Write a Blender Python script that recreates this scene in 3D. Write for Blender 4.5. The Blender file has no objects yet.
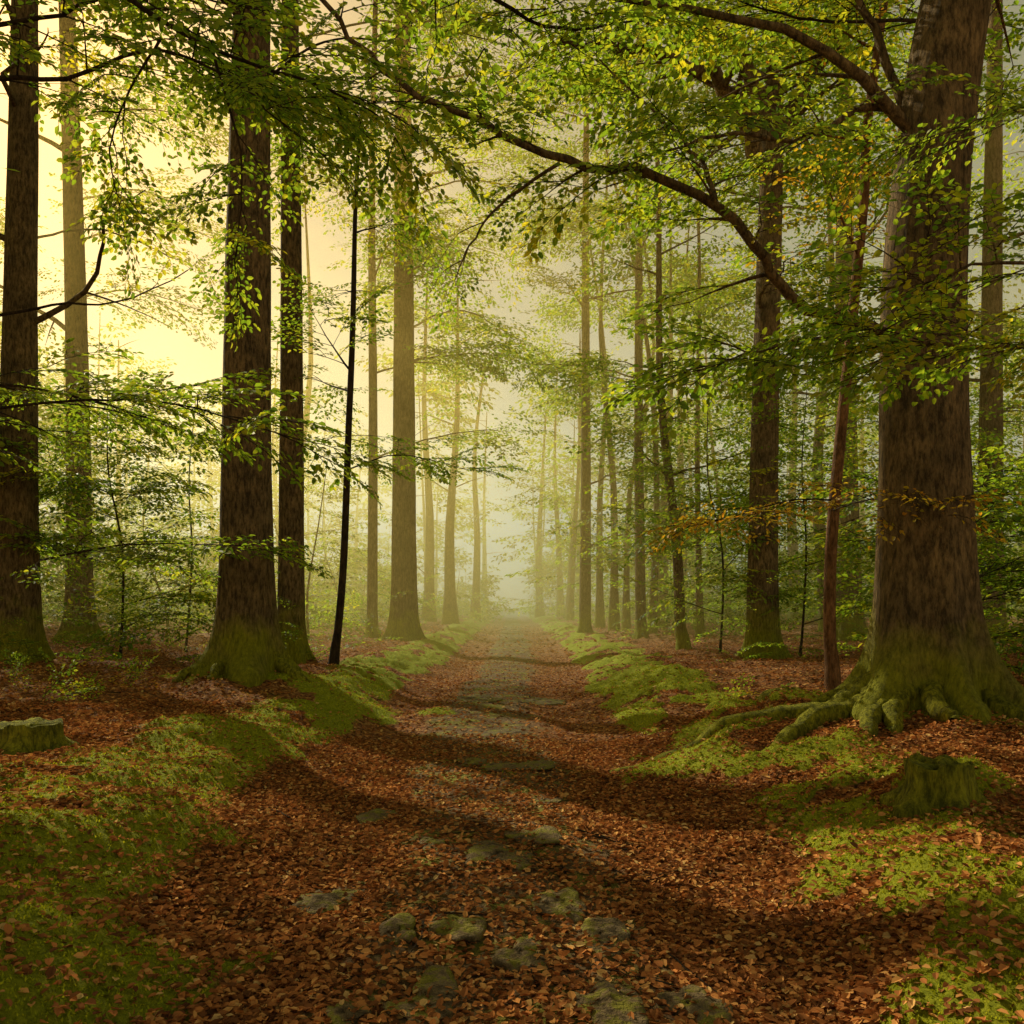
import bpy, math, random
import numpy as np
from mathutils import Vector
random.seed(7); rng=np.random.default_rng(7)
sc=bpy.context.scene
sc.view_settings.view_transform='Standard'; sc.view_settings.look='None'; sc.view_settings.exposure=0
F=910.0; HOR=605.0; CH=1.6
SUN=np.array([-0.72,0.9,0.80]); SUN/=np.linalg.norm(SUN)
def W(px,py,Y): return np.array([(px-512)/F*Y, Y, CH+(HOR-py)/F*Y])

# ---------------------------------------------------------------- helpers
def link(o,parent=None):
    sc.collection.objects.link(o)
    if parent: o.parent=parent
    return o
def empty(name):
    e=bpy.data.objects.new(name,None); e.empty_display_size=.3
    return link(e)
def qmesh(name,V,Q,mats,smooth=True,midx=None):
    V=np.asarray(V,np.float32); Q=np.asarray(Q,np.int32)
    m=bpy.data.meshes.new(name)
    m.vertices.add(len(V)); m.vertices.foreach_set('co',V.ravel())
    m.loops.add(Q.size); m.loops.foreach_set('vertex_index',Q.ravel())
    m.polygons.add(len(Q)); m.polygons.foreach_set('loop_start',np.arange(0,Q.size,4,dtype=np.int32))
    try: m.polygons.foreach_set('loop_total',np.full(len(Q),4,dtype=np.int32))
    except Exception: pass
    m.polygons.foreach_set('use_smooth',np.full(len(Q),smooth,bool))
    for mt in mats: m.materials.append(mt)
    if midx is not None: m.polygons.foreach_set('material_index',np.asarray(midx,np.int32))
    m.update(calc_edges=True)
    return m
class MB:
    def __init__(s): s.V=[];s.Q=[];s.n=0;s.M=[]
    def add(s,V,Q,mi=0):
        s.V.append(V); s.Q.append(np.asarray(Q)+s.n); s.n+=len(V); s.M.append(np.full(len(Q),mi))
    def obj(s,name,mats,parent=None,smooth=True):
        if not s.V: return
        m=qmesh(name,np.concatenate(s.V),np.concatenate(s.Q),mats,smooth,np.concatenate(s.M))
        return link(bpy.data.objects.new(name,m),parent)
def smooth_path(P,n):
    P=np.asarray(P,float); k=len(P)
    if k<3: 
        t=np.linspace(0,1,n)[:,None]; return P[0]*(1-t)+P[-1]*t
    Pp=np.vstack([2*P[0]-P[1],P,2*P[-1]-P[-2]])
    out=[]
    for u in np.linspace(0,k-1-1e-6,n):
        i=int(u); t=u-i; a,b,c,d=Pp[i],Pp[i+1],Pp[i+2],Pp[i+3]
        out.append(.5*((2*b)+(-a+c)*t+(2*a-5*b+4*c-d)*t*t+(-a+3*b-3*c+d)*t**3))
    return np.array(out)
def tube(mb,P,R,sides=6,mi=0):
    P=np.asarray(P,float); n=len(P); R=np.broadcast_to(R,(n,))
    T=np.gradient(P,axis=0); T/=np.linalg.norm(T,axis=1)[:,None]+1e-9
    up=np.array([0,0,1.]) if abs(T[0,2])<.8 else np.array([1.,0,0])
    A=np.cross(T[0],up); A/=np.linalg.norm(A)
    th=np.linspace(0,2*np.pi,sides,endpoint=False); V=[]
    for i in range(n):
        A=A-T[i]*A.dot(T[i]); A/=np.linalg.norm(A)+1e-9; B=np.cross(T[i],A)
        V.append(P[i]+R[i]*(np.cos(th)[:,None]*A+np.sin(th)[:,None]*B))
    V=np.concatenate(V); i=np.arange(n-1)[:,None]*sides; j=np.arange(sides)[None]; k=(j+1)%sides
    Q=np.stack([i+j,i+k,i+sides+k,i+sides+j],-1).reshape(-1,4)
    mb.add(V,Q,mi)
_tab=rng.random((256,256))
def vnoise(x,y):
    x=np.asarray(x,float);y=np.asarray(y,float)
    xi=np.floor(x).astype(int);yi=np.floor(y).astype(int);fx=x-xi;fy=y-yi
    fx=fx*fx*(3-2*fx);fy=fy*fy*(3-2*fy)
    g=lambda a,b:_tab[a%256,b%256]
    return (g(xi,yi)*(1-fx)+g(xi+1,yi)*fx)*(1-fy)+(g(xi,yi+1)*(1-fx)+g(xi+1,yi+1)*fx)*fy
def fbm(x,y,o=4):
    s=0;a=.5
    for k in range(o): s=s+a*vnoise(x*2**k+17.3*k,y*2**k+5.1*k); a*=.5
    return s
def sst(a,b,x):
    t=np.clip((x-a)/(b-a),0,1); return t*t*(3-2*t)

# ---------------------------------------------------------------- terrain
MOUNDS=[]
def pc(y): return -0.38*np.exp(-((y-14)/8.)**2)
def pw(y): return np.interp(y,[2,3.5,7.5,15,30,200],[1.5,1.67,1.95,1.75,1.9,2.4])
def dist_edge(x,y):
    s=x-pc(y); wob=.6*(fbm(y*.35+np.sign(s)*9,y*0+3)-.47)+.5*(fbm(x*1.1+5,y*1.1)-.47)
    return s,np.abs(s)-pw(y)-wob
def height(x,y):
    x=np.asarray(x,float);y=np.asarray(y,float)
    s,d=dist_edge(x,y);a=np.abs(s)
    h=0.34*sst(-.3,1.1,d)*(0.75+.6*fbm(x*.35+40,y*.35))
    h=h+.05*np.clip(d-1,0,14)*(fbm(x*.12,y*.12)+.1)
    h=h-.07*np.exp(-((a-1.15)/.45)**2)+.02
    h=h+(.10*(fbm(x*.8,y*.8)-.47))+.06*(fbm(x*3.1+7,y*3.1)-.47)
    h=h+sst(0,.4,d)*.24*(fbm(x*2.0+3,y*2.0+8)-.45)
    for mx,my,mr,mh in MOUNDS: h=h+mh*np.exp(-((x-mx)**2+(y-my)**2)/mr**2)
    return h
def mossmask(x,y):
    s,d=dist_edge(x,y)
    wid=np.where(s<0,np.interp(y,[3,8,12,20,60],[2.0,1.3,1.1,1.4,1.6]),np.interp(y,[3,6,9,14,60],[1.0,1.2,1.7,1.8,1.8]))
    m=sst(-.15,.12,d)*(1-sst(wid*.6,wid*1.3,d))
    n=fbm(x*1.9+11,y*1.9+2,5)
    m=m*sst(.39,.46,n+.09*(s<0)*(y<12)+.03*(y>12))
    for mx,my,mr,mh in MOUNDS:
        if mh>.1: m=np.maximum(m,sst(.3,.7,np.exp(-((x-mx)**2+(y-my)**2)/(mr*1.0)**2)+1.3*(n-.47)))
    return np.clip(m,0,1)
def place(px,py,hh=.33):
    Y=F*(CH-hh)/(py-HOR); return (px-512)/F*Y,Y

# ---------------------------------------------------------------- materials
def mat(name):
    m=bpy.data.materials.new(name); m.use_nodes=True; nt=m.node_tree; nt.nodes.clear()
    return m,nt,nt.nodes,nt.links
def ramp(N,stops,interp='LINEAR'):
    r=N.new('ShaderNodeValToRGB'); e=r.color_ramp.elements; r.color_ramp.interpolation=interp
    while len(e)<len(stops): e.new(.5)
    for k,(p,c) in enumerate(stops): e[k].position=p; e[k].color=(*c,1)
    return r
def leafmat(name,greens,trans=.5,yellow=None,tm=(3.4,2.8,1.0),rough=.5,spec=.3):
    m,nt,N,L=mat(name)
    g=N.new('ShaderNodeNewGeometry'); r=ramp(N,greens); L.new(g.outputs['Random Per Island'],r.inputs[0])
    col=r.outputs[0]
    if yellow:
        nz=N.new('ShaderNodeTexNoise');nz.inputs['Scale'].default_value=.55;nz.inputs['Detail'].default_value=2;L.new(g.outputs['Position'],nz.inputs[0])
        b=N.new('ShaderNodeMath');b.operation='MULTIPLY_ADD';L.new(g.outputs['Random Per Island'],b.inputs[0]);b.inputs[1].default_value=.22;L.new(nz.outputs[0],b.inputs[2])
        mr=N.new('ShaderNodeMapRange');mr.inputs[1].default_value=.68;mr.inputs[2].default_value=.90;L.new(b.outputs[0],mr.inputs[0])
        mx=N.new('ShaderNodeMix');mx.data_type='RGBA';L.new(mr.outputs[0],mx.inputs[0]);L.new(col,mx.inputs[6]);mx.inputs[7].default_value=(*yellow,1)
        col=mx.outputs[2]
    if spec>0.2:
        d=N.new('ShaderNodeBsdfPrincipled');d.inputs['Roughness'].default_value=rough;d.inputs['Specular IOR Level'].default_value=spec
        L.new(col,d.inputs['Base Color'])
    else:
        d=N.new('ShaderNodeBsdfDiffuse');L.new(col,d.inputs[0])
    t=N.new('ShaderNodeBsdfTranslucent')
    bc=N.new('ShaderNodeMix');bc.data_type='RGBA';bc.blend_type='MULTIPLY';bc.inputs[0].default_value=1;L.new(col,bc.inputs[6]);bc.inputs[7].default_value=(*tm,1)
    L.new(bc.outputs[2],t.inputs[0])
    mx2=N.new('ShaderNodeMixShader');mx2.inputs[0].default_value=trans;L.new(d.outputs[0],mx2.inputs[1]);L.new(t.outputs[0],mx2.inputs[2])
    o=N.new('ShaderNodeOutputMaterial');L.new(mx2.outputs[0],o.inputs[0]);return m
M_leaf=leafmat('beech_leaf_green',[(0,(.06,.13,.02)),(.5,(.11,.19,.028)),(1,(.185,.245,.038))],.62,(.29,.29,.03))
M_yleaf=leafmat('beech_leaf_yellow',[(0,(.26,.24,.03)),(.5,(.46,.33,.03)),(1,(.46,.22,.03))],.5,tm=(1.9,1.8,1))
M_litter=leafmat('fallen_leaf',[(0,(.12,.05,.024)),(.35,(.33,.13,.048)),(.7,(.52,.21,.07)),(.93,(.66,.35,.125)),(1,(.70,.48,.21))],.12,tm=(1.3,1.1,1),spec=.1)
M_moss=leafmat('moss_blade',[(0,(.16,.19,.012)),(.6,(.37,.41,.02)),(1,(.58,.57,.035))],.3,tm=(1.4,1.3,1),spec=.1)

def barkmat(name,c1,c2,moss=True,scale=1.):
    m,nt,N,L=mat(name)
    tc=N.new('ShaderNodeNewGeometry'); mp=N.new('ShaderNodeMapping');mp.inputs['Scale'].default_value=(1,1,.3);L.new(tc.outputs['Position'],mp.inputs[0])
    n=N.new('ShaderNodeTexNoise');n.inputs['Scale'].default_value=20*scale;n.inputs['Detail'].default_value=7;n.inputs['Roughness'].default_value=.75;L.new(mp.outputs[0],n.inputs[0])
    n2=N.new('ShaderNodeTexNoise');n2.inputs['Scale'].default_value=2.2;n2.inputs['Detail'].default_value=5;L.new(tc.outputs['Position'],n2.inputs[0])
    v=N.new('ShaderNodeTexVoronoi');v.feature='DISTANCE_TO_EDGE';v.inputs['Scale'].default_value=30*scale;L.new(mp.outputs[0],v.inputs[0])
    r=ramp(N,[(.4,c1),(.6,c2)]);L.new(n.outputs[0],r.inputs[0])
    mx=N.new('ShaderNodeMix');mx.data_type='RGBA';mx.blend_type='MULTIPLY';mx.inputs[0].default_value=.8;L.new(r.outputs[0],mx.inputs[6])
    r2=ramp(N,[(.3,(.5,.5,.5)),(.7,(1.2,1.15,1.05))]);L.new(n2.outputs[0],r2.inputs[0]);L.new(r2.outputs[0],mx.inputs[7])
    col=mx.outputs[2]
    if moss:
        sp=N.new('ShaderNodeSeparateXYZ');L.new(tc.outputs['Position'],sp.inputs[0])
        mr=N.new('ShaderNodeMapRange');mr.inputs[1].default_value=2.3;mr.inputs[2].default_value=.35;L.new(sp.outputs[2],mr.inputs[0])
        ad=N.new('ShaderNodeMath');ad.operation='ADD';L.new(mr.outputs[0],ad.inputs[0]);L.new(n2.outputs[0],ad.inputs[1])
        m3=N.new('ShaderNodeMapRange');m3.inputs[1].default_value=.84;m3.inputs[2].default_value=1.25;L.new(ad.outputs[0],m3.inputs[0])
        mg=N.new('ShaderNodeMix');mg.data_type='RGBA';L.new(m3.outputs[0],mg.inputs[0]);L.new(col,mg.inputs[6])
        rg=ramp(N,[(.3,(.11,.12,.01)),(.65,(.38,.38,.025))]);L.new(n.outputs[0],rg.inputs[0]);L.new(rg.outputs[0],mg.inputs[7]);col=mg.outputs[2]
    b=N.new('ShaderNodeBump');b.inputs['Strength'].default_value=1.;b.inputs['Distance'].default_value=.08;L.new(n.outputs[0],b.inputs['Height'])
    b2=N.new('ShaderNodeBump');b2.inputs['Strength'].default_value=.7;b2.inputs['Distance'].default_value=.03;L.new(v.outputs[0],b2.inputs['Height']);L.new(b.outputs[0],b2.inputs['Normal'])
    d=N.new('ShaderNodeBsdfPrincipled');d.inputs['Roughness'].default_value=.9;d.inputs['Specular IOR Level'].default_value=.2
    L.new(col,d.inputs['Base Color']);L.new(b2.outputs[0],d.inputs['Normal'])
    o=N.new('ShaderNodeOutputMaterial');L.new(d.outputs[0],o.inputs[0]);return m
M_bark=barkmat('beech_bark',(.08,.056,.036),(.33,.23,.135))
M_twig=barkmat('twig_bark',(.03,.02,.014),(.09,.06,.04),False)
M_rbark=barkmat('red_bark',(.15,.075,.04),(.42,.22,.12),False)
M_mossbark=barkmat('mossy_wood',(.12,.13,.012),(.46,.45,.035),False)

def groundmat():
    m,nt,N,L=mat('forest_floor')
    g=N.new('ShaderNodeNewGeometry'); P=g.outputs['Position']
    v=N.new('ShaderNodeTexVoronoi');v.inputs['Scale'].default_value=28;v.inputs['Randomness'].default_value=1;L.new(P,v.inputs[0])
    sp=N.new('ShaderNodeSeparateColor');L.new(v.outputs['Color'],sp.inputs[0])
    r=ramp(N,[(0,(.10,.042,.02)),(.4,(.27,.105,.042)),(.75,(.41,.17,.06)),(1,(.52,.28,.105))]);L.new(sp.outputs[0],r.inputs[0])
    nb=N.new('ShaderNodeTexNoise');nb.inputs['Scale'].default_value=2.2;nb.inputs['Detail'].default_value=8;nb.inputs['Roughness'].default_value=.7;L.new(P,nb.inputs[0])
    nf=N.new('ShaderNodeTexNoise');nf.inputs['Scale'].default_value=30;nf.inputs['Detail'].default_value=8;nf.inputs['Roughness'].default_value=.75;L.new(P,nf.inputs[0])
    soil=ramp(N,[(.3,(.08,.05,.028)),(.55,(.25,.155,.082)),(.75,(.44,.29,.155))]);L.new(nf.outputs[0],soil.inputs[0])
    mosc=ramp(N,[(.25,(.11,.135,.008)),(.5,(.31,.34,.018)),(.75,(.52,.50,.03))]);L.new(nf.outputs[0],mosc.inputs[0])
    am=N.new('ShaderNodeAttribute');am.attribute_name='moss'
    ap=N.new('ShaderNodeAttribute');ap.attribute_name='soil'
    def thr(att,lo,hi):
        a=N.new('ShaderNodeMath');a.operation='ADD';L.new(att.outputs['Fac'],a.inputs[0])
        s=N.new('ShaderNodeMath');s.operation='MULTIPLY_ADD';L.new(nb.outputs[0],s.inputs[0]);s.inputs[1].default_value=1.2;s.inputs[2].default_value=-.6
        L.new(s.outputs[0],a.inputs[1]);mr=N.new('ShaderNodeMapRange');mr.inputs[1].default_value=lo;mr.inputs[2].default_value=hi;L.new(a.outputs[0],mr.inputs[0]);return mr.outputs[0]
    def mix(f,a,b):
        x=N.new('ShaderNodeMix');x.data_type='RGBA';L.new(f,x.inputs[0]);L.new(a,x.inputs[6]);L.new(b,x.inputs[7]);return x.outputs[2]
    c=mix(thr(ap,.4,.7),r.outputs[0],soil.outputs[0])
    mr=N.new('ShaderNodeMapRange');mr.inputs[1].default_value=.50;mr.inputs[2].default_value=.60;mr.inputs[4].default_value=.6;L.new(nb.outputs[0],mr.inputs[0])
    mu=N.new('ShaderNodeMath');mu.operation='MULTIPLY';L.new(mr.outputs[0],mu.inputs[0]);L.new(ap.outputs['Fac'],mu.inputs[1])
    c=mix(mu.outputs[0],c,mosc.outputs[0]); c=mix(thr(am,.35,.55),c,mosc.outputs[0])
    b=N.new('ShaderNodeBump');b.inputs['Strength'].default_value=1;b.inputs['Distance'].default_value=.04;L.new(nf.outputs[0],b.inputs['Height'])
    b2=N.new('ShaderNodeBump');b2.inputs['Strength'].default_value=.6;b2.inputs['Distance'].default_value=.02;L.new(v.outputs['Distance'],b2.inputs['Height']);L.new(b.outputs[0],b2.inputs['Normal'])
    d=N.new('ShaderNodeBsdfPrincipled');d.inputs['Roughness'].default_value=.9;d.inputs['Specular IOR Level'].default_value=.15
    L.new(c,d.inputs['Base Color']);L.new(b2.outputs[0],d.inputs['Normal'])
    o=N.new('ShaderNodeOutputMaterial');L.new(d.outputs[0],o.inputs[0]);return m
M_ground=groundmat()

# ---------------------------------------------------------------- leaf sprays (templates merged into tree meshes)
def leaves(pos,yaw,size,tilt,roll,fold=.25,wr=.58,simple=False):
    n=len(pos)
    if simple: base=np.array([[0,0,0],[.5,.40,.0],[1,0,-.06],[.5,-.40,0]],float)
    else: base=np.array([[0,0,0],[1,0,-.06],[.28,.42,.0],[.70,.36,-.03],[.28,-.42,0],[.70,-.36,-.03]],float)
    base=np.repeat(base[None],n,0)
    if not simple: base[:,2:,2]+=fold*np.abs(base[:,2:,1])
    base[:,:,1]*=wr*1.2; base*=np.asarray(size)[:,None,None]
    def rot(B,a,i,j):
        c=np.cos(a)[:,None];s=np.sin(a)[:,None];x=B[:,:,i].copy();y=B[:,:,j].copy();B[:,:,i]=c*x-s*y;B[:,:,j]=s*x+c*y
    rot(base,roll,1,2);rot(base,tilt,0,2);rot(base,yaw,0,1)
    V=(base+pos[:,None]).reshape(-1,3)
    if simple: return V,np.arange(n*4).reshape(-1,4)
    o=np.arange(n)[:,None]*6
    Q=np.stack([o+np.array([[0,1,3,2]]),o+np.array([[0,4,5,1]])],1).reshape(-1,4)
    return V,Q
def make_spray(nside,perside,lsize,prob=1.,lod=0):
    mb=MB(); r=rng
    main=smooth_path([[0,0,0],[.35,r.normal(0,.03),.03],[.7,r.normal(0,.05),.0],[1.0,r.normal(0,.06),-.08]],9)
    if lod==0: tube(mb,main[::2],np.linspace(.007,.002,5),3,1)
    pos=[];yaw=[]
    for k in range(nside):
        t=.12+.86*k/nside; p=main[int(t*8)]; sgn=1 if k%2 else -1
        L=(.48*(1-t)+.16)*r.uniform(.8,1.2); a=sgn*r.uniform(.6,1.0)
        q=[p+np.array([math.cos(a)*u*L,math.sin(a)*u*L,-.10*u*u*L+r.normal(0,.008)]) for u in (0,.5,1)]
        if lod==0: tube(mb,q,np.linspace(.004,.0015,3),3,1)
        for j in range(perside):
            if r.random()>prob: continue
            u=(j+.7)/perside; s2=1 if j%2 else -1
            pp=p+np.array([math.cos(a)*u*L,math.sin(a)*u*L,-.10*u*u*L]); pos.append(pp); yaw.append(a+s2*r.uniform(.4,1.0)*(1 if j<perside-1 else 0))
    for k in range(9):
        if r.random()>prob: continue
        pos.append(main[k]);yaw.append((1 if k%2 else -1)*r.uniform(.3,.9)*(k<8))
    pos=np.array(pos);n=len(pos);pos[:,2]+=r.normal(0,.012,n)
    V,Q=leaves(pos,np.array(yaw),lsize*r.uniform(.7,1.2,n),-r.uniform(-.15,.6,n),r.normal(0,.35,n),simple=lod>0)
    mb.add(V,Q,0)
    return np.concatenate(mb.V),np.concatenate(mb.Q),np.concatenate(mb.M)
LOD=[[make_spray(10,6,.092,.9,0) for k in range(6)],[make_spray(10,5,.10,.88,1) for k in range(6)],[make_spray(8,3,.15,.9,2) for k in range(6)]]
YEL=[make_spray(8,6,.085,.6,0) for k in range(3)]

SHAFTS=[]
def shaft(x,y,z,r):
    k=(z-.3)/SUN[2]; SHAFTS.append((x-SUN[0]*k,y-SUN[1]*k,r,z))
def gap(P,scl):
    P=np.atleast_2d(P); k=(P[:,2]-.3)/SUN[2]; lx,ly=P[:,0]-SUN[0]*k,P[:,1]-SUN[1]*k
    S=np.array(SHAFTS); dx=lx[:,None]-S[None,:,0];dy=ly[:,None]-S[None,:,1]; al=dx*SUN[0]+dy*SUN[1]; d2=dx*dx+dy*dy-al*al
    sc_=np.broadcast_to(scl,lx.shape)[:,None]
    g=((d2<(S[None,:,2]+.45*sc_)**2)&(P[:,2:3]>S[None,:,3]+.8)).any(1)
    n=vnoise(lx*.30+31,ly*.17+7)
    g=g|((ly>16)&(P[:,2]>2.5)&(n>np.where(ly>52,.60,.73)-.03*sc_[:,0]))
    n2=vnoise(lx*.75+5,ly*.45+70)
    return g|((ly<=16)&(P[:,2]>5)&(n2>.72-.05*sc_[:,0]))
class Fol:
    def __init__(s): s.P=[];s.D=[];s.S=[];s.I=[];s.K=[]
    def add(s,p,d,scl,yellow=False,keep=False):
        s.P.append(p);s.D.append(d);s.S.append(scl);s.I.append(1 if yellow else 0);s.K.append(keep)
    def obj(s,name,parent):
        if not s.P: return
        P=np.array(s.P);D=np.array(s.D);S=np.array(s.S);I=np.array(s.I);K=np.array(s.K)
        D/=np.linalg.norm(D,axis=1)[:,None]+1e-9
        g=gap(P+D*(S*.5)[:,None],S)|gap(P+D*(S*.95)[:,None],S*.5)|gap(P,S*.5)
        ok=~(g&(rng.random(len(P))<.99))
        kp=np.where((P[:,2]>CH+.74*P[:,1])&(P[:,0]>-.3*P[:,1]),.4,1.)
        ok&=rng.random(len(P))<kp
        ok|=K; P,D,S,I=P[ok],D[ok],S[ok],I[ok]
        if not len(P): return
        ro=rng.normal(0,.28,len(P));pi=-np.arcsin(np.clip(D[:,2],-1,1));ya=np.arctan2(D[:,1],D[:,0])
        cr,sr,cp,sp,cy,sy=np.cos(ro),np.sin(ro),np.cos(pi),np.sin(pi),np.cos(ya),np.sin(ya)
        R=np.stack([np.stack([cy*cp,cy*sp*sr-sy*cr,cy*sp*cr+sy*sr],-1),np.stack([sy*cp,sy*sp*sr+cy*cr,sy*sp*cr-cy*sr],-1),np.stack([-sp,cp*sr,cp*cr],-1)],1)*S[:,None,None]
        lod=np.where(P[:,1]<19,0,np.where(P[:,1]<48,1,2)); lod=np.where(np.abs(P[:,0])>.66*P[:,1]+1,np.maximum(lod,1),lod); var=rng.integers(0,6,len(P))
        mb=MB()
        for l in range(3):
            for v in range(6):
                for yl in (0,1):
                    k=np.where((lod==l)&(var==v)&(I==yl))[0]
                    if not len(k): continue
                    TV,TQ,TM=(YEL[v%3] if yl else LOD[l][v]); n=len(TV)
                    V=np.einsum('kij,nj->kni',R[k],TV)+P[k][:,None]
                    Q=(TQ[None]+(np.arange(len(k))*n)[:,None,None]).reshape(-1,4)
                    mb.V.append(V.reshape(-1,3));mb.Q.append(Q+mb.n);mb.n+=len(k)*n
                    M=np.tile(TM,len(k)); M=np.where((M==0)&(yl==1),2,M); mb.M.append(M)
        return mb.obj(name,[M_leaf,M_twig,M_yleaf],parent,smooth=False)

def limb(mb,fol,P,r0,r1,subs=8,sublen=.9,sub_sprays=3,scl=1.,t0=.2,yellow=False,keep=False,n=16,droop=-.12,both=True,mi=0,vert=.0):
    P=smooth_path(P,n); P[1:-1]+=rng.normal(0,r0*.35,(n-2,3))
    if not keep and gap(P[[n//2,3*n//4,n-1]],.5).sum()>=2: return
    R=r0+(r1-r0)*np.linspace(0,1,n)**.8
    tube(mb,P,R,7,mi)
    T=np.gradient(P,axis=0);T/=np.linalg.norm(T,axis=1)[:,None]
    for k in range(subs):
        t=t0+(1-t0)*(k+rng.random()*.8)/subs; i=min(int(t*(n-1)),n-1)
        h=T[i].copy();h[2]*=.4
        side=np.array([-h[1],h[0],0]);side/=np.linalg.norm(side)+1e-9
        sg=1 if (k%2 or not both) else -1
        d=h*rng.uniform(.4,.9)+side*sg*rng.uniform(.5,1.)+np.array([0,0,rng.normal(.05+vert,.22)]);d/=np.linalg.norm(d)
        Ls=sublen*rng.uniform(.6,1.2)*(1.15-.6*t)
        q=np.array([P[i]+d*Ls*u+np.array([0,0,droop*Ls*u*u]) for u in np.linspace(0,1,5)])
        if not keep and gap(q[[2,4]],.5).any(): continue
        tube(mb,q,np.linspace(max(R[i]*.45,.006),.004,5),4,mi)
        for j in range(sub_sprays):
            u=(j+1)/sub_sprays; pp=q[min(int(u*4),4)]
            dd=d+side*rng.normal(0,.45)+np.array([0,0,rng.uniform(-.35,.05)])
            if j<sub_sprays-1: dd=d+ (1 if j%2 else -1)*.9*np.cross(d,[0,0,1])+np.array([0,0,rng.uniform(-.3,.05)])
            fol.add(pp,dd,scl*rng.uniform(.7,1.25),yellow,keep)
    fol.add(P[-1],T[-1],scl,yellow,keep)

def trunk(mb,P,r0,flare=.9,sides=36,lobes=6,H=None,taper=.45,n=40,ground=0):
    P=np.asarray(P,float); zs=np.concatenate([np.linspace(0,1.5,16)[:-1],np.linspace(1.5,P[-1][2]-P[0][2]+.4,n)])
    Ps=smooth_path(P,80); zz=Ps[:,2]-Ps[0,2]; P2=np.stack([np.interp(zs-.35,zz,Ps[:,0]),np.interp(zs-.35,zz,Ps[:,1]),Ps[0,2]-.35+zs],1)
    th=np.linspace(0,2*np.pi,sides,endpoint=False);ph=rng.uniform(0,6);ph2=rng.uniform(0,6);R=[]
    Ht=P[-1][2]-P[0][2]; off=rng.uniform(0,90)
    for z in zs:
        za=max(z-.35,0); lob=(.5+.5*np.cos(lobes*th+ph+.9*np.sin(2*th+ph2)))**1.6
        e=math.exp(-za/(.55*r0+.06)); e2=math.exp(-za/(1.9*r0+.1))
        r=r0*(1-taper*za/Ht)*(1+flare*.75*e*(.18+lob)+flare*.32*e2*(.4+.6*lob))
        r=r*(1+.05*(vnoise(np.cos(th)*1.5+off,np.sin(th)*1.5+za*1.1+off)-.5)+.03*(vnoise(th*6+off,np.full(sides,za*2.5))-.5))
        R.append(r)
    V=np.concatenate([np.stack([P2[i,0]+R[i]*np.cos(th),P2[i,1]+R[i]*np.sin(th),np.full(sides,P2[i,2])],1) for i in range(len(zs))])
    i=np.arange(len(zs)-1)[:,None]*sides;j=np.arange(sides)[None];k=(j+1)%sides
    Q=np.stack([i+j,i+k,i+sides+k,i+sides+j],-1).reshape(-1,4);mb.add(V,Q,0)

def roots(mb,x,y,r0,angs,lens,rr=.12):
    for a,Ln in zip(angs,lens):
        n=26;ts=np.linspace(.0,1,n);bend=rng.normal(0,.12);pts=[];rad=[]
        for t in ts:
            d=r0*.5+Ln*t;aa=a+bend*t*t; px=x+math.cos(aa)*d+.05*math.sin(t*11+a);py=y+math.sin(aa)*d+.06*math.sin(t*9+a)
            g=float(height(px,py)); z=g+ .40*math.exp(-t*Ln*2.6)*r0*1.9 +.07-.09*t+.02*math.sin(t*7+a)
            pts.append([px,py,z]);rad.append(rr*(1-.62*t)*(.85+.3*rng.random()))
        tube(mb,pts,np.array(rad),9,1)

# ---------------------------------------------------------------- tree list (positions measured)
TR=[
 dict(px=18,py=668,w=40,top=(22,0),nb=14,z=(4.5,17)),
 dict(px=80,py=652,w=26,top=(66,120),nb=14,z=(5,22)),
 dict(px=246,py=688,w=54,top=(252,0),nb=14,z=(6.8,16),fl=1.0),
 dict(px=291,py=664,w=27,top=(293,0),nb=12,z=(6.5,19)),
 dict(px=404,py=641,w=26,top=(402,100),nb=13,z=(9,27)),
 dict(px=372,py=640,w=11,top=(375,200),nb=10,z=(5,22)),
 dict(px=990,py=650,w=26,top=(996,0),nb=10,z=(5,19)),
 dict(px=850,py=645,w=25,top=(842,0),nb=10,z=(7,22)),
 dict(px=585,py=634,w=12,top=(586,300),nb=10,z=(4,22)),
 dict(px=641,py=640,w=11,top=(640,300),nb=10,z=(4,22)),
]
big=dict(px=930,py=733,w=100)
bx,by=place(big['px'],big['py']); MOUNDS.append((bx,by,1.15,.2))
tx,ty=place(246,688); MOUNDS.append((tx,ty,1.1,.15))
for t in TR:
    t['x'],t['y']=place(t['px'],t['py'],.36)
    t['r']=t['w']/F*t['y']/2
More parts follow.
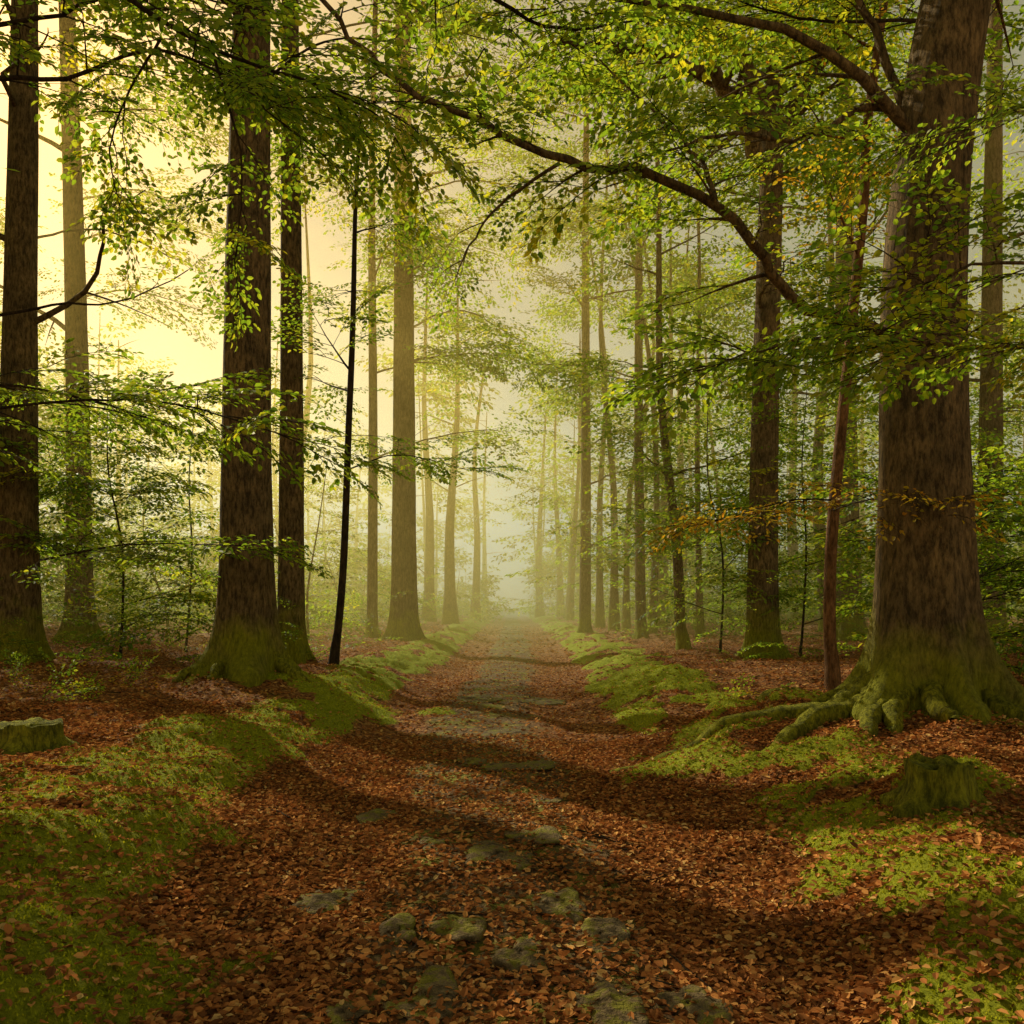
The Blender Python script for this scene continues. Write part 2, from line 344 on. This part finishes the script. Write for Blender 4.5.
# unseen trees added left of the frame, crowns block sun to shade the foreground
for (x,y,r) in [(-11,11.,.25),(-14,16,.25),(-9.5,7,.2),(-13,12.5,.2),(-17,20,.3),(-20,30,.4),(-25,26,.4),(-26,37,.4),(-18,14,.25),(-22,19,.3)]:
    TR.append(dict(x=x,y=y,r=r,w=30,top=None,nb=20,z=(3.5,22)))
MOUNDS += [(*place(700,752,.25),.62,.14),(*place(760,735,.3),.5,.12),(*place(650,690,.2),.9,.10),(*place(865,850,.3),.5,.13),(*place(940,880,.3),.55,.13),(*place(940,800,.3),.42,.12),
           (*place(790,722,.3),.4,.11),(*place(150,830,.2),.7,.13),(*place(60,960,.2),.7,.14),(*place(230,745,.2),.7,.13),(*place(350,705,.2),1.0,.12),(*place(990,960,.3),.5,.13)]
for (px,py,r) in [(690,758,1.0),(740,742,.9),(640,770,.7),(455,785,.65),(520,778,.5),(400,775,.45),(215,750,.8),(650,685,1.3),(640,668,1.5),(380,668,1.5),(20,820,.6),(560,650,1.8),(490,690,1.0),(330,715,.8),(600,700,.9),(930,905,.4),(90,800,.45),(500,850,.25),(440,700,.9),(840,720,.6),(150,770,.5)]:
    X,Y=place(px,py,.2); shaft(X,Y,.2,r)
shaft(-.8,24.5,1,2.5);shaft(.6,36,1,2.9);shaft(0,51,2,3.8);shaft(0,68,2,5);shaft(-8,30,2,2.3);shaft(-9.5,43,4,2.8);shaft(bx-.5,by-.2,1.0,1.0);shaft(bx-.5,by,2.0,.8)
shaft(-15,40,6,2.4);shaft(-4,19,4,1.1);shaft(2,15,6,1.);shaft(7,24,7,1.5);shaft(-3,12,7,.9);shaft(3,11,6,.9);shaft(-3,8,5,.7);shaft(0,9,7,.7);shaft(5,35,4,1.6)
FORK=place(762,660,.36)

def rand_branches(mb,fol,x,y,zg,r,z0,z1,nb,Lmul=1.,scl=1.4,az=None,center=None):
    for k in range(nb):
        z=z0+(z1-z0)*((k+rng.random())/nb); a=rng.uniform(0,2*np.pi) if az is None else rng.uniform(*az)
        cx,cy=center(z) if center else (x,y)
        L=Lmul*rng.uniform(2.2,4.4)*(1.1-.35*(z-z0)/(z1-z0+.1)); el=rng.uniform(.15,.7); c,s=math.cos(a),math.sin(a)
        p0=np.array([cx,cy,z]); b=rng.normal(0,.25)
        pts=[p0,p0+L*.35*np.array([c,s,el]),p0+L*.7*np.array([math.cos(a+b),math.sin(a+b),el*.75]),p0+L*np.array([math.cos(a+b),math.sin(a+b),el*.55])]
        limb(mb,fol,pts,min(max(r*.2,.025),.07),.008,10,L*.42,3,scl,.15,n=12)

for ti,t in enumerate(TR):
    e=empty('beech_tree'); mb=MB();fol=Fol();x,y=t['x'],t['y'];zg=float(height(x,y))
    if t['top']:
        tpx,tpy=t['top']; top=W(tpx,tpy,y); H=max(top[2],18.); tx2=x+(top[0]-x)*(H-zg)/(top[2]-zg)
    else: H=20.;tx2=x+rng.normal(0,.5)
    zt=t['z'][1]+3
    P=[[x,y,zg],[x+(tx2-x)*.3+rng.normal(0,.04),y,zg+(zt-zg)*.3],[x+(tx2-x)*.65+rng.normal(0,.06),y,zg+(zt-zg)*.65],[x+(tx2-x)*zt/H,y,zt]]
    trunk(mb,P,t['r'],t.get('fl',.85),36 if t['w']>20 else 18,rng.integers(5,7),taper=.6)
    if t['w']>50: roots(mb,x,y,t['r'],[-2.6,-.3,-1.2,3.5,-1.9],[.9,1.3,.5,.7,.6],.11)
    rand_branches(mb,fol,x,y,zg,t['r'],t['z'][0],t['z'][1],t['nb'],scl=(1.2+.01*y) if t['top'] else 1.8,Lmul=1.15,center=lambda z:(x+(tx2-x)*z/H,y))
    mb.obj('trunk_and_branches',[M_bark,M_mossbark],e); fol.obj('foliage',e)

# ---- big right beech
e=empty('beech_tree');mb=MB();fol=Fol();zg=float(height(bx,by))
P=[[bx-.02,by,zg],[bx-.06,by,zg+2],W(925,260,by),W(945,60,by),W(985,-160,by),W(1010,-420,by)]
trunk(mb,P,.46,1.15,60,6,taper=.45)
roots(mb,bx,by,.46,[3.22,3.45,3.8,-2.35,-1.95,-1.5,-.9,-.3,.3,2.8],[3.0,2.0,1.3,1.0,.8,.7,.9,1.0,.8,1.0],.155)
limb(mb,fol,[W(930,345,9.1),W(860,325,8.9),W(800,300,8.7),W(768,262,8.5),W(715,205,8.3),W(640,177,8.2),(W(570,163,8.1)),W(500,130,8),W(430,98,7.9),W(370,62,7.8),W(318,-5,7.6)],.07,.02,14,.7,2,.75,.25,keep=True,n=34)
limb(mb,fol,[W(560,163,8.1),W(500,205,8.3),W(470,245,8.4),W(455,280,8.5)],.018,.005,4,.35,1,.5,.1,keep=True)
limb(mb,fol,[W(715,205,8.3),W(700,160,8.5),W(650,110,8.8),(W(600,60,9))],.03,.008,8,.8,2,.75,.1,keep=True)
limb(mb,fol,[W(925,110,9.1),W(860,110,8.8),W(800,140,8.5),W(730,135,8.2),W(670,150,8.0)],.045,.01,12,.9,2,.8,.2,keep=True)
limb(mb,fol,[W(930,180,9.1),W(850,-20,9.6),W(800,-60,10)],.06,.02,6,1.,2,.9,.2,keep=True)
limb(mb,fol,[W(1120,340,6.6),W(1010,347,6.4),W(930,345,6.2),W(850,335,6.0),W(760,350,5.8),W(700,370,5.7)],.02,.005,17,.45,3,.66,.05,keep=True,n=20)
limb(mb,fol,[W(1120,270,6.2),W(1000,262,6.0),W(940,275,5.9),(W(880,290,5.8))],.016,.005,10,.4,2,.62,.05,keep=True)
limb(mb,fol,[W(1150,120,7),W(1050,110,6.9),W(980,120,6.8),(W(930,140,6.7))],.018,.005,7,.5,2,.65,.05,keep=True)
rand_branches(mb,fol,bx,by,zg,.42,6.0,13,9,scl=1.1,Lmul=1.1)
mb.obj('trunk_and_branches',[M_bark,M_mossbark],e); fol.obj('foliage',e)

# ---- forked beech
e=empty('beech_tree');mb=MB();fol=Fol();xx,Y=FORK;zz=float(height(xx,Y))
trunk(mb,[[xx,Y,zz],[xx+.05,Y,5],W(768,300,Y),W(773,120,Y)],31/F*Y/2,.9,30,5,taper=.3)
for pts in ([W(772,140,Y),W(745,60,Y),W(690,10,Y),W(640,-60,Y)],[W(772,140,Y),W(775,50,Y),W(770,-60,Y)],[W(772,140,Y),W(820,60,Y),W(850,-40,Y)],[W(768,170,Y),W(720,80,Y-1),W(650,50,Y-2),W(560,40,Y-3)]):
    limb(mb,fol,pts,.22,.06,12,2.4,3,1.6,.15,n=14,keep=True)
rand_branches(mb,fol,xx,Y,zz,.3,5,14,7,scl=1.4)
mb.obj('trunk_and_branches',[M_bark,M_mossbark],e); fol.obj('foliage',e)

# ---- slender saplings
def sapling(pts,r0,r1,nb,scl,m=M_twig,z0=.3,L=1.2,yellow=False,nm='beech_sapling',keep=False):
    e=empty(nm);mb=MB();fol=Fol();P=smooth_path(pts,30);g=float(height(P[0,0],P[0,1]));P[0,2]=g-.1
    P[2:,0]+=.35*r0*np.sin(np.linspace(0,9,28)+rng.uniform(0,6))
    R=np.linspace(r0,r1,30);R[0]*=1.5;R[1]*=1.2;tube(mb,P,R,10)
    for k in range(nb):
        t=z0+(1-z0)*(k+rng.random())/nb;i=min(int(t*29),29);a=rng.uniform(0,2*np.pi);l=L*rng.uniform(.6,1.3)*(1.1-.5*t);c,s=math.cos(a),math.sin(a)
        limb(mb,fol,[P[i],P[i]+l*.5*np.array([c,s,.3]),P[i]+l*np.array([c,s,.35])],R[i]*.35+.004,.005,6,l*.45,2,scl,.2,n=7,yellow=yellow and rng.random()<.6,keep=keep or rng.random()<.35)
    mb.obj('stem_and_branches',[m],e);fol.obj('foliage',e)
Y=place(333,667)[1];sapling([W(333,667,Y),W(345,560,Y),W(350,400,Y),W(352,300,Y),W(356,215,Y),W(362,120,Y)],.085,.035,14,1.0,z0=.3,L=2.4)
Y=place(682,652)[1];sapling([W(684,652,Y),W(676,560,Y),W(664,430,Y),W(660,300,Y),W(655,150,Y)],.16,.06,16,1.3,M_bark,z0=.25,L=3)
Y=place(833,698)[1];sapling([W(833,698,Y),W(831,560,Y),W(838,440,Y),W(852,320,Y),W(866,200,Y),W(868,120,Y),W(882,0,Y)],.085,.055,5,.7,M_rbark,z0=.45,L=1.6,yellow=True)
for px,py,tp,hh in [(120,666,108,380),(185,658,196,400),(720,658,708,400),(800,660,808,380),(905,655,896,380),(965,690,955,480)]:
    X_,Y=place(px,py);sapling([W(px,py,Y),W(px+(tp-px)*.2+5,py+(hh-py)*.4,Y),W(px+(tp-px)*.7-4,py+(hh-py)*.7,Y+.3),W(tp,hh,Y+.6)],.03,.008,15,.85+.012*Y,z0=.1,L=.07*Y+.6)

# near leafy limbs
e=empty('beech_branch');mb=MB();fol=Fol()
limb(mb,fol,[W(-140,420,8.6),W(-40,412,8.2),W(80,400,7.9),W(180,405,7.7),W(300,440,7.5)],.02,.005,18,.7,2,.75,.05,keep=True,n=20)
limb(mb,fol,[W(-120,380,9),W(0,385,9.2),W(90,400,9.5),(W(180,430,9.8))],.02,.005,9,.8,2,.75,.05,keep=True)
limb(mb,fol,[W(-60,330,9),W(0,315,9),W(60,305,9),W(120,302,9),W(188,270,9)],.022,.005,1,.3,1,.4,.9,keep=True)
mb.obj('branches',[M_twig],e);fol.obj('foliage',e)
e=empty('beech_branch');mb=MB();fol=Fol()
limb(mb,fol,[W(-60,70,8),W(60,80,7.6),W(150,50,7.3),W(230,80,7),(W(290,130,7))],.025,.005,14,.7,2,.75,.05,keep=True,n=20)
limb(mb,fol,[W(60,-60,7),W(160,20,7),W(240,60,7.1),W(330,90,7.2),W(400,130,7.4)],.025,.005,14,.8,2,.75,.05,keep=True,n=20)
limb(mb,fol,[W(215,60,7),W(240,150,7),W(240,220,7),(W(235,270,7))],.012,.004,7,.3,2,.55,.1,keep=True)
limb(mb,fol,[W(160,40,7),W(130,90,7),W(110,150,7),(W(120,210,7))],.012,.004,7,.35,2,.6,.1,keep=True)
limb(mb,fol,[W(400,-80,7.5),W(480,-10,8),W(560,30,8.6),W(640,20,9)],.03,.008,12,.9,2,.85,.05,keep=True)
limb(mb,fol,[W(-80,30,9),W(40,20,9),W(140,-10,9),W(260,10,9.5)],.03,.008,12,.9,2,.85,.05,keep=True)
mb.obj('branches',[M_twig],e);fol.obj('foliage',e)
for (a,b,c,Yy) in [((40,560),(130,545),(250,545),13),((60,590),(150,575),(280,590),15),((255,320),(330,350),(430,385),15),((352,300),(420,300),(520,330),17),((345,470),(400,455),(470,470),19),((360,560),(320,540),(270,560),15),((352,420),(280,400),(190,430),16)]:
    e=empty('beech_branch');mb=MB();fol=Fol()
    limb(mb,fol,[W(*a,Yy),W(*b,Yy-.5),W(*c,Yy-1.)],.018,.005,10,.9,2,.85,.05,keep=Yy in(13,19));mb.obj('branches',[M_twig],e);fol.obj('foliage',e)
for (a,b,c,Yy) in [((0,150),(90,110),(200,120),17),((250,90),(330,40),(430,50),16),((250,30),(350,-10),(480,10),15),((293,150),(380,130),(470,160),21),((293,40),(400,20),(520,50),22),((402,200),(470,180),(560,200),36),((402,100),(480,90),(600,120),36),
                   ((770,100),(680,60),(600,70),26),((770,200),(700,190),(610,210),26),((842,150),(760,120),(660,130),30),((842,60),(740,10),(600,10),30),((996,120),(900,60),(800,50),26),((996,60),(880,0),(740,10),22),((586,200),(540,180),(480,200),40),
                   ((66,180),(130,170),(210,200),26),((22,240),(100,230),(180,260),23),((66,60),(150,40),(240,60),26),((640,240),(590,220),(530,240),38),((930,20),(820,20),(700,-10),12),((252,-10),(150,-20),(40,0),14),
                   ((66,300),(130,290),(200,310),30),((404,300),(340,280),(300,310),34),((404,330),(460,310),(520,340),38),((66,120),(150,110),(230,130),30),((586,300),(640,290),(700,310),36),((850,300),(780,290),(710,310),28),
                   ((402,150),(460,130),(540,150),38),((586,120),(540,110),(480,130),42),((402,240),(450,240),(510,260),40),
                   ((22,130),(90,150),(170,160),23),((80,240),(150,220),(220,240),32),((66,20),(140,70),(210,90),28),((80,200),(140,190),(200,220),38),((60,100),(130,90),(210,110),36)]:
    e=empty('beech_branch');mb=MB();fol=Fol()
    limb(mb,fol,[W(*a,Yy),W(*b,Yy-1),W(*c,Yy-2.)],.015+.001*Yy,.008,12,.055*Yy+.3,3,.75+.026*Yy,.05,keep=(a[0]>560 and rng.random()<.6) or (360<a[0]<560 and rng.random()<.4) or (a[0]<100 and Yy>29));mb.obj('branches',[M_twig],e);fol.obj('foliage',e)
e=empty('beech_branch');mb=MB();fol=Fol();Y=place(833,698)[1]
limb(mb,fol,[W(833,500,Y),W(790,500,Y-.6),W(740,515,Y-1.2),(W(715,520,Y-1.5))],.014,.004,9,.5,2,.75,.1,yellow=True,keep=True)
limb(mb,fol,[W(833,510,Y),W(870,500,Y-2.5),W(900,505,Y-3.2),(W(945,515,Y-3.8))],.014,.004,9,.5,2,.7,.1,yellow=True,keep=True)
mb.obj('branches',[M_twig],e);fol.obj('foliage',e)

# ---------------------------------------------------------------- background forest
e=empty('distant_forest');mb=MB();fol=Fol()
taken=[(t['x'],t['y']) for t in TR]+[FORK]
y=25.
while y<125:
    step=4.2+y*.026; xm=.6*y+6
    for x in np.arange(-xm-8,xm,step):  # range widened on the left: unseen extra trees added to block sun
        px=x+rng.uniform(-1.8,1.8);py=y+rng.uniform(-1.8,1.8)
        edge=3.2 if y>45 else 5.0
        if abs(px)<edge: continue
        if y<60 and any((px-a)**2+(py-b)**2<9 for a,b in taken): continue
        if rng.random()<.2: continue
        g=float(height(px,py)); big_=rng.random()<(.38 if px<0 else .45) and py>34
        r=rng.uniform(.18,.42) if big_ else rng.uniform(.03,.07)
        H=rng.uniform(20,28) if big_ else rng.uniform(4,9)
        ln=rng.normal(0,.03 if big_ else .1);P=smooth_path([[px,py,g-.2],[px+ln*H*.3+rng.normal(0,.2),py,H*.3],[px+ln*H*.6+rng.normal(0,.3),py,H*.6],[px+ln*H,py,H]],10)
        R=np.linspace(r,r*.12,10);R[0]*=1.5
        tube(mb,P,R,9 if big_ else 5)
        nbr=(14 if big_ else 12)
        z0=(3.0 if big_ else .6)
        for k in range(nbr):
            z=z0+(H-z0)*((k+rng.random())/nbr);a=rng.uniform(0,6.283);Lb=(rng.uniform(2.5,5.) if big_ else rng.uniform(1.2,3.0))*(1.1-.5*z/H)
            c,s=math.cos(a),math.sin(a);cx=px+ln*z;el=rng.uniform(.05,.5)
            bp=np.array([[cx,py,z],[cx+c*Lb*.5,py+s*Lb*.5,z+Lb*.5*el],[cx+c*Lb,py+s*Lb,z+Lb*el*.7]])
            if gap(bp[1:],.6).all(): continue
            tube(mb,bp,[r*.12+.008,r*.07+.006,.006],3)
            ns=6 if y<48 else 7
            for j in range(ns):
                u=(j+1)/ns;aa=a+rng.uniform(-1.2,1.2);q=np.array([cx+c*Lb*u,py+s*Lb*u,z+Lb*u*el*.9])+rng.normal(0,.4,3)
                fol.add(q,np.array([math.cos(aa),math.sin(aa),rng.uniform(-.5,.3)]),(1.2+.012*y)*rng.uniform(.75,1.35)*(1.2 if big_ else .95))
    y+=step
mb.obj('trunks',[M_bark],e);fol.obj('foliage',e)

e=empty('distant_tree_row');mb=MB();fol=Fol()
for px,py,w in [(600,632,8),(614,636,9),(626,634,7),(652,640,8),(475,622,9),(540,614,8),(700,645,7)]:
    X,Yy=place(px,py,.2);Yy=min(Yy,95);X=(px-512)/F*Yy;r=w/F*Yy/2;g=float(height(X,Yy))
    P=smooth_path([[X,Yy,g-.2],[X+rng.normal(0,.25),Yy,7],[X+rng.normal(0,.6),Yy,14],[X+rng.normal(0,.8),Yy,22]],10);R=np.linspace(r,r*.2,10);R[0]*=1.5;tube(mb,P,R,10)
    for k in range(14):
        z=rng.uniform(2,22);a=rng.uniform(0,6.28);c,s=math.cos(a),math.sin(a)
        for j in range(4):
            u=(j+1)/4*3.4;fol.add(np.array([X+c*u,Yy+s*u,z+u*.2]),np.array([c+rng.normal(0,.5),s+rng.normal(0,.5),-.1]),2.*rng.uniform(.7,1.2),keep=rng.random()<.35)
mb.obj('trunks',[M_bark],e);fol.obj('foliage',e)

e=empty('undergrowth');fol=Fol()
for k in range(4600):
    yy=rng.uniform(16,80);sd=-1 if rng.random()<.5 else 1;xx=sd*(rng.uniform(3.8,6+yy*.6))
    if vnoise(xx*.25+50,yy*.25)<.36: continue
    g=float(height(xx,yy));a=rng.uniform(0,6.28)
    fol.add(np.array([xx,yy,g+abs(rng.normal(0,1.4))*min(1,yy/28)]),np.array([math.cos(a),math.sin(a),rng.uniform(-.1,.6)]),rng.uniform(.4,.95)*(.6+yy*.02))
fol.obj('foliage',e)
e=empty('seedling_plants');fol=Fol()
for (px,py) in [(30,700),(60,695),(90,705),(15,690),(120,690),(45,712),(140,700),(760,700),(980,690),(1000,670)]:
    X,Yy=place(px,py)
    for k in range(3): fol.add(np.array([X+rng.normal(0,.1),Yy+rng.normal(0,.1),float(height(X,Yy))]),np.array([rng.normal(0,.6),rng.normal(0,.6),rng.uniform(.3,1)]),rng.uniform(.35,.6),yellow=rng.random()<.4,keep=True)
fol.obj('foliage',e)

# ---------------------------------------------------------------- ground mesh
xs=[0.];s=.05
while xs[-1]<320: xs.append(xs[-1]+s); s=.05 if xs[-1]<6 else s*1.035
xs=np.array([-v for v in xs[:0:-1]]+xs)
ys=[2.5];s=.05
while ys[-1]<420: ys.append(ys[-1]+s); s=.05 if ys[-1]<12 else s*1.012
yb=[2.5];s=.15
while yb[-1]>-60: yb.append(yb[-1]-s); s*=1.15
ys=np.array(yb[:0:-1]+ys)
X,Y=np.meshgrid(xs,ys);Z=height(X,Y);nx=len(xs);ny=len(ys)
i=np.arange(ny-1)[:,None]*nx;j=np.arange(nx-1)[None]
Q=np.stack([i+j,i+j+1,i+nx+j+1,i+nx+j],-1).reshape(-1,4)
MM=mossmask(X,Y);a_=np.abs(X-pc(Y));SO=(1-sst(.45,.95,a_+.6*(fbm(X*1.5,Y*.7)-.47)))
def mosslift(x,y): return .10*fbm(x*5.5,y*5.5,4)
Z=Z+MM*mosslift(X,Y)
gm=qmesh('ground',np.stack([X.ravel(),Y.ravel(),Z.ravel()],1),Q,[M_ground])
a=gm.attributes.new('moss','FLOAT','POINT');a.data.foreach_set('value',MM.ravel().astype(np.float32))
a=gm.attributes.new('soil','FLOAT','POINT');a.data.foreach_set('value',SO.ravel().astype(np.float32))
link(bpy.data.objects.new('ground',gm))

def scatter(n,y0,y1,power,xspan):
    u=rng.random(n);yy=(y0**(power)+u*(y1**power-y0**power))**(1/power)
    xx=rng.uniform(-1,1,n)*(xspan(yy));return xx,yy
def litter(n,y0,y1,smin,smax,simple=False):
    xx,yy=scatter(n,y0,y1,1.,lambda y:.6*y+.8)
    m=mossmask(xx,yy);a_=np.abs(xx-pc(yy));so=1-sst(.45,.95,a_+.6*(fbm(xx*1.5,yy*.7)-.47))
    p=(1-.84*m)*(1-.6*so)*(.6+.8*fbm(xx*.9+30,yy*.9))
    k=rng.random(n)<p;xx,yy,m=xx[k],yy[k],m[k];n=len(xx);zz=height(xx,yy)+m*mosslift(xx,yy)+rng.uniform(.002,.024,n)
    return leaves(np.stack([xx,yy,zz],1),rng.uniform(0,6.28,n),rng.uniform(smin,smax,n),rng.normal(0,.28,n),rng.normal(0,.35,n),fold=.35,wr=.62,simple=simple)
mb=MB();mb.add(*litter(210000,2.8,11,.026,.054));mb.add(*litter(100000,11,28,.045,.08,True));mb.add(*litter(40000,28,70,.1,.18,True))
mb.obj('fallen_leaves',[M_litter],smooth=False)
n=420000;xx,yy=scatter(n,2.8,16,.6,lambda y:.6*y+.8);m=mossmask(xx,yy);k=rng.random(n)<m*1.1-.1;xx,yy,m=xx[k],yy[k],m[k];n=len(xx)
V,Q=leaves(np.stack([xx,yy,height(xx,yy)+m*mosslift(xx,yy)-.004],1),rng.uniform(0,6.28,n),rng.uniform(.009,.02,n)*(1+yy*.05),rng.uniform(.3,1.4,n),rng.normal(0,.3,n),wr=.45,simple=True)
mb=MB();mb.add(V,Q);mb.obj('moss',[M_moss],smooth=False)

# ---------------------------------------------------------------- stones & stumps
def lump(name,x,y,rx,ry,rz,matl,sink=.3,rough=.25):
    u=np.linspace(0,2*np.pi,36,endpoint=False);v=np.linspace(.02,np.pi-.02,18);off=rng.uniform(0,50)
    U,Vv=np.meshgrid(u,v);n=1+rough*(vnoise(np.cos(U)*1.3*np.sin(Vv)+off,np.sin(U)*1.3+np.cos(Vv)*1.3+off)-.5)*2+.3*rough*(vnoise(np.cos(U)*4+off,np.sin(U)*4+Vv*2)-.5)
    z=np.cos(Vv);z=np.sign(z)*np.abs(z)**.5
    g=float(height(x,y));P=np.stack([x+rx*np.sin(Vv)*np.cos(U)*n,y+ry*np.sin(Vv)*np.sin(U)*n,g-sink*rz+rz*z*(.4+.6*n)+.02*(vnoise(np.cos(U)*np.sin(Vv)*3+off,np.sin(U)*np.sin(Vv)*3+off)-.5)],-1).reshape(-1,3)
    i=np.arange(17)[:,None]*36;j=np.arange(36)[None];k=(j+1)%36
    Q=np.stack([i+k,i+j,i+36+j,i+36+k],-1).reshape(-1,4);mb=MB();mb.add(P,Q);return mb.obj(name,[matl])
def stonemat():
    m,nt,N,L=mat('mossy_stone');g=N.new('ShaderNodeNewGeometry')
    n=N.new('ShaderNodeTexNoise');n.inputs['Scale'].default_value=9;n.inputs['Detail'].default_value=9;n.inputs['Roughness'].default_value=.7;L.new(g.outputs['Position'],n.inputs[0])
    n2=N.new('ShaderNodeTexNoise');n2.inputs['Scale'].default_value=45;n2.inputs['Detail'].default_value=6;L.new(g.outputs['Position'],n2.inputs[0])
    r=ramp(N,[(.38,(.08,.056,.033)),(.48,(.20,.14,.08)),(.55,(.19,.17,.03)),(.75,(.29,.27,.035))]);L.new(n.outputs[0],r.inputs[0])
    b=N.new('ShaderNodeBump');b.inputs['Strength'].default_value=1;b.inputs['Distance'].default_value=.04;L.new(n2.outputs[0],b.inputs['Height'])
    d=N.new('ShaderNodeBsdfPrincipled');d.inputs['Roughness'].default_value=.9;d.inputs['Specular IOR Level'].default_value=.15;L.new(r.outputs[0],d.inputs['Base Color']);L.new(b.outputs[0],d.inputs['Normal'])
    o=N.new('ShaderNodeOutputMaterial');L.new(d.outputs[0],o.inputs[0]);return m
M_stone=stonemat()
for px,py,w in [(340,895,72),(502,737,56),(498,862,80),(535,845,60),(690,1002,70),(425,1000,90),(600,940,70),(380,815,50),(520,770,70),(475,700,50),(345,1018,60),(560,905,50),(455,930,60),(540,700,56),(610,1010,80),(470,765,40),(430,850,45),(520,960,55),(545,800,45),(400,940,45)]:
    X_=(px-512)/F;Y_=F*CH/(py-HOR);X_*=Y_;w_=w/F*Y_/2;lump('flat_stone',X_,Y_,w_*rng.uniform(.7,1.0),w_*rng.uniform(.9,1.7),.05,M_stone,.36,.5)
def stump(x,y,r,h,name='tree_stump',parentmat=M_mossbark):
    e=empty(name);g=float(height(x,y));th=np.linspace(0,2*np.pi,40,endpoint=False);mb=MB();V=[]
    zs=np.linspace(-.1,h,14)
    for z in zs:
        l=(.5+.5*np.cos(5*th+1))**1.5;e_=math.exp(-max(z,0)/.07);rr=r*(1+.7*e_*(.3+l)+.16*(vnoise(th*3,np.full(40,z*8))-.5)); V.append(np.stack([x+rr*np.cos(th),y+rr*np.sin(th),g+z+(.05*vnoise(th*4,th*0) if z==h else 0*th)],1))
    top=V[-1].copy()
    for s_ in (.8,.4,.02):
        t=top.copy();t[:,0]=x+(top[:,0]-x)*s_;t[:,1]=y+(top[:,1]-y)*s_;t[:,2]-=.03*(1-s_)+rng.uniform(0,.012,40)*(s_>.1);V.append(t)
    nr=len(V);V=np.concatenate(V);i=np.arange(nr-1)[:,None]*40;j=np.arange(40)[None];k=(j+1)%40
    mb.add(V,np.stack([i+j,i+k,i+40+k,i+40+j],-1).reshape(-1,4));mb.obj('stump_body',[parentmat],e)
x_,y_=place(938,800,.38);stump(x_,y_,.19,.24)
x_,y_=place(30,752,.36);stump(x_,y_,.24,.2)
x_,y_=place(790,708,.4);lump('mossy_boulder',x_,y_,.34,.3,.18,M_mossbark,.1)
mb=MB()
for k in range(160):
    xx,yy=scatter(1,3.2,16,1.,lambda y:.6*y+.5);xx,yy=float(xx[0]),float(yy[0]);a=rng.uniform(0,6.28);l=rng.uniform(.1,.5)
    pts=[[xx+math.cos(a)*l*t+rng.normal(0,.01),yy+math.sin(a)*l*t+rng.normal(0,.01),float(height(xx+math.cos(a)*l*t,yy+math.sin(a)*l*t))+.022] for t in np.linspace(0,1,6)]
    tube(mb,pts,np.linspace(rng.uniform(.003,.009),.002,6),5)
mb.obj('fallen_twigs',[M_twig])

# ---------------------------------------------------------------- mist
def box(name,x0,x1,y0,y1,z0,z1,dens,col,g):
    v=[(x,y,z) for x in(x0,x1) for y in(y0,y1) for z in(z0,z1)]
    f=[(0,1,3,2),(4,6,7,5),(0,4,5,1),(2,3,7,6),(0,2,6,4),(1,5,7,3)]
    me=bpy.data.meshes.new(name);me.from_pydata(v,[],f);me.update();o=link(bpy.data.objects.new(name,me))
    m,nt,N,L=mat(name);s=N.new('ShaderNodeVolumeScatter');s.inputs['Color'].default_value=(*col,1);s.inputs['Density'].default_value=dens;s.inputs['Anisotropy'].default_value=g
    o_=N.new('ShaderNodeOutputMaterial');L.new(s.outputs[0],o_.inputs['Volume']);me.materials.append(m);return o
box('morning_mist',-42,50,19,150,-2,15,.021,(1,.74,.20),.5)

# ---------------------------------------------------------------- light, sky, camera
w=bpy.data.worlds.new('World');sc.world=w;w.use_nodes=True;nt=w.node_tree;nt.nodes.clear();N=nt.nodes;L=nt.links
sk=N.new('ShaderNodeTexSky');sk.sky_type='NISHITA';sk.sun_disc=False
sk.sun_elevation=math.asin(SUN[2]);sk.sun_rotation=math.atan2(SUN[0],SUN[1]);sk.dust_density=.8;sk.air_density=1
mx=N.new('ShaderNodeMix');mx.data_type='RGBA';mx.blend_type='MULTIPLY';mx.inputs[0].default_value=1;L.new(sk.outputs[0],mx.inputs[6]);mx.inputs[7].default_value=(1.85,1.15,.42,1)
bg=N.new('ShaderNodeBackground');bg.inputs[1].default_value=.11;L.new(mx.outputs[2],bg.inputs[0])
o=N.new('ShaderNodeOutputWorld');L.new(bg.outputs[0],o.inputs[0])
sl=bpy.data.lights.new('sun','SUN');sl.energy=5;sl.angle=math.radians(.5);sl.color=(1,.85,.50)
so=link(bpy.data.objects.new('sun',sl));so.rotation_euler=Vector(SUN).to_track_quat('Z','Y').to_euler()
cd=bpy.data.cameras.new('camera');cam=link(bpy.data.objects.new('camera',cd));cam.location=(0,0,CH);cam.rotation_euler=(math.radians(90),0,0)
cd.sensor_width=36;cd.lens=F/1024*36;cd.shift_y=(HOR-512)/1024;cd.clip_end=1000;cd.clip_start=.1
sc.camera=cam
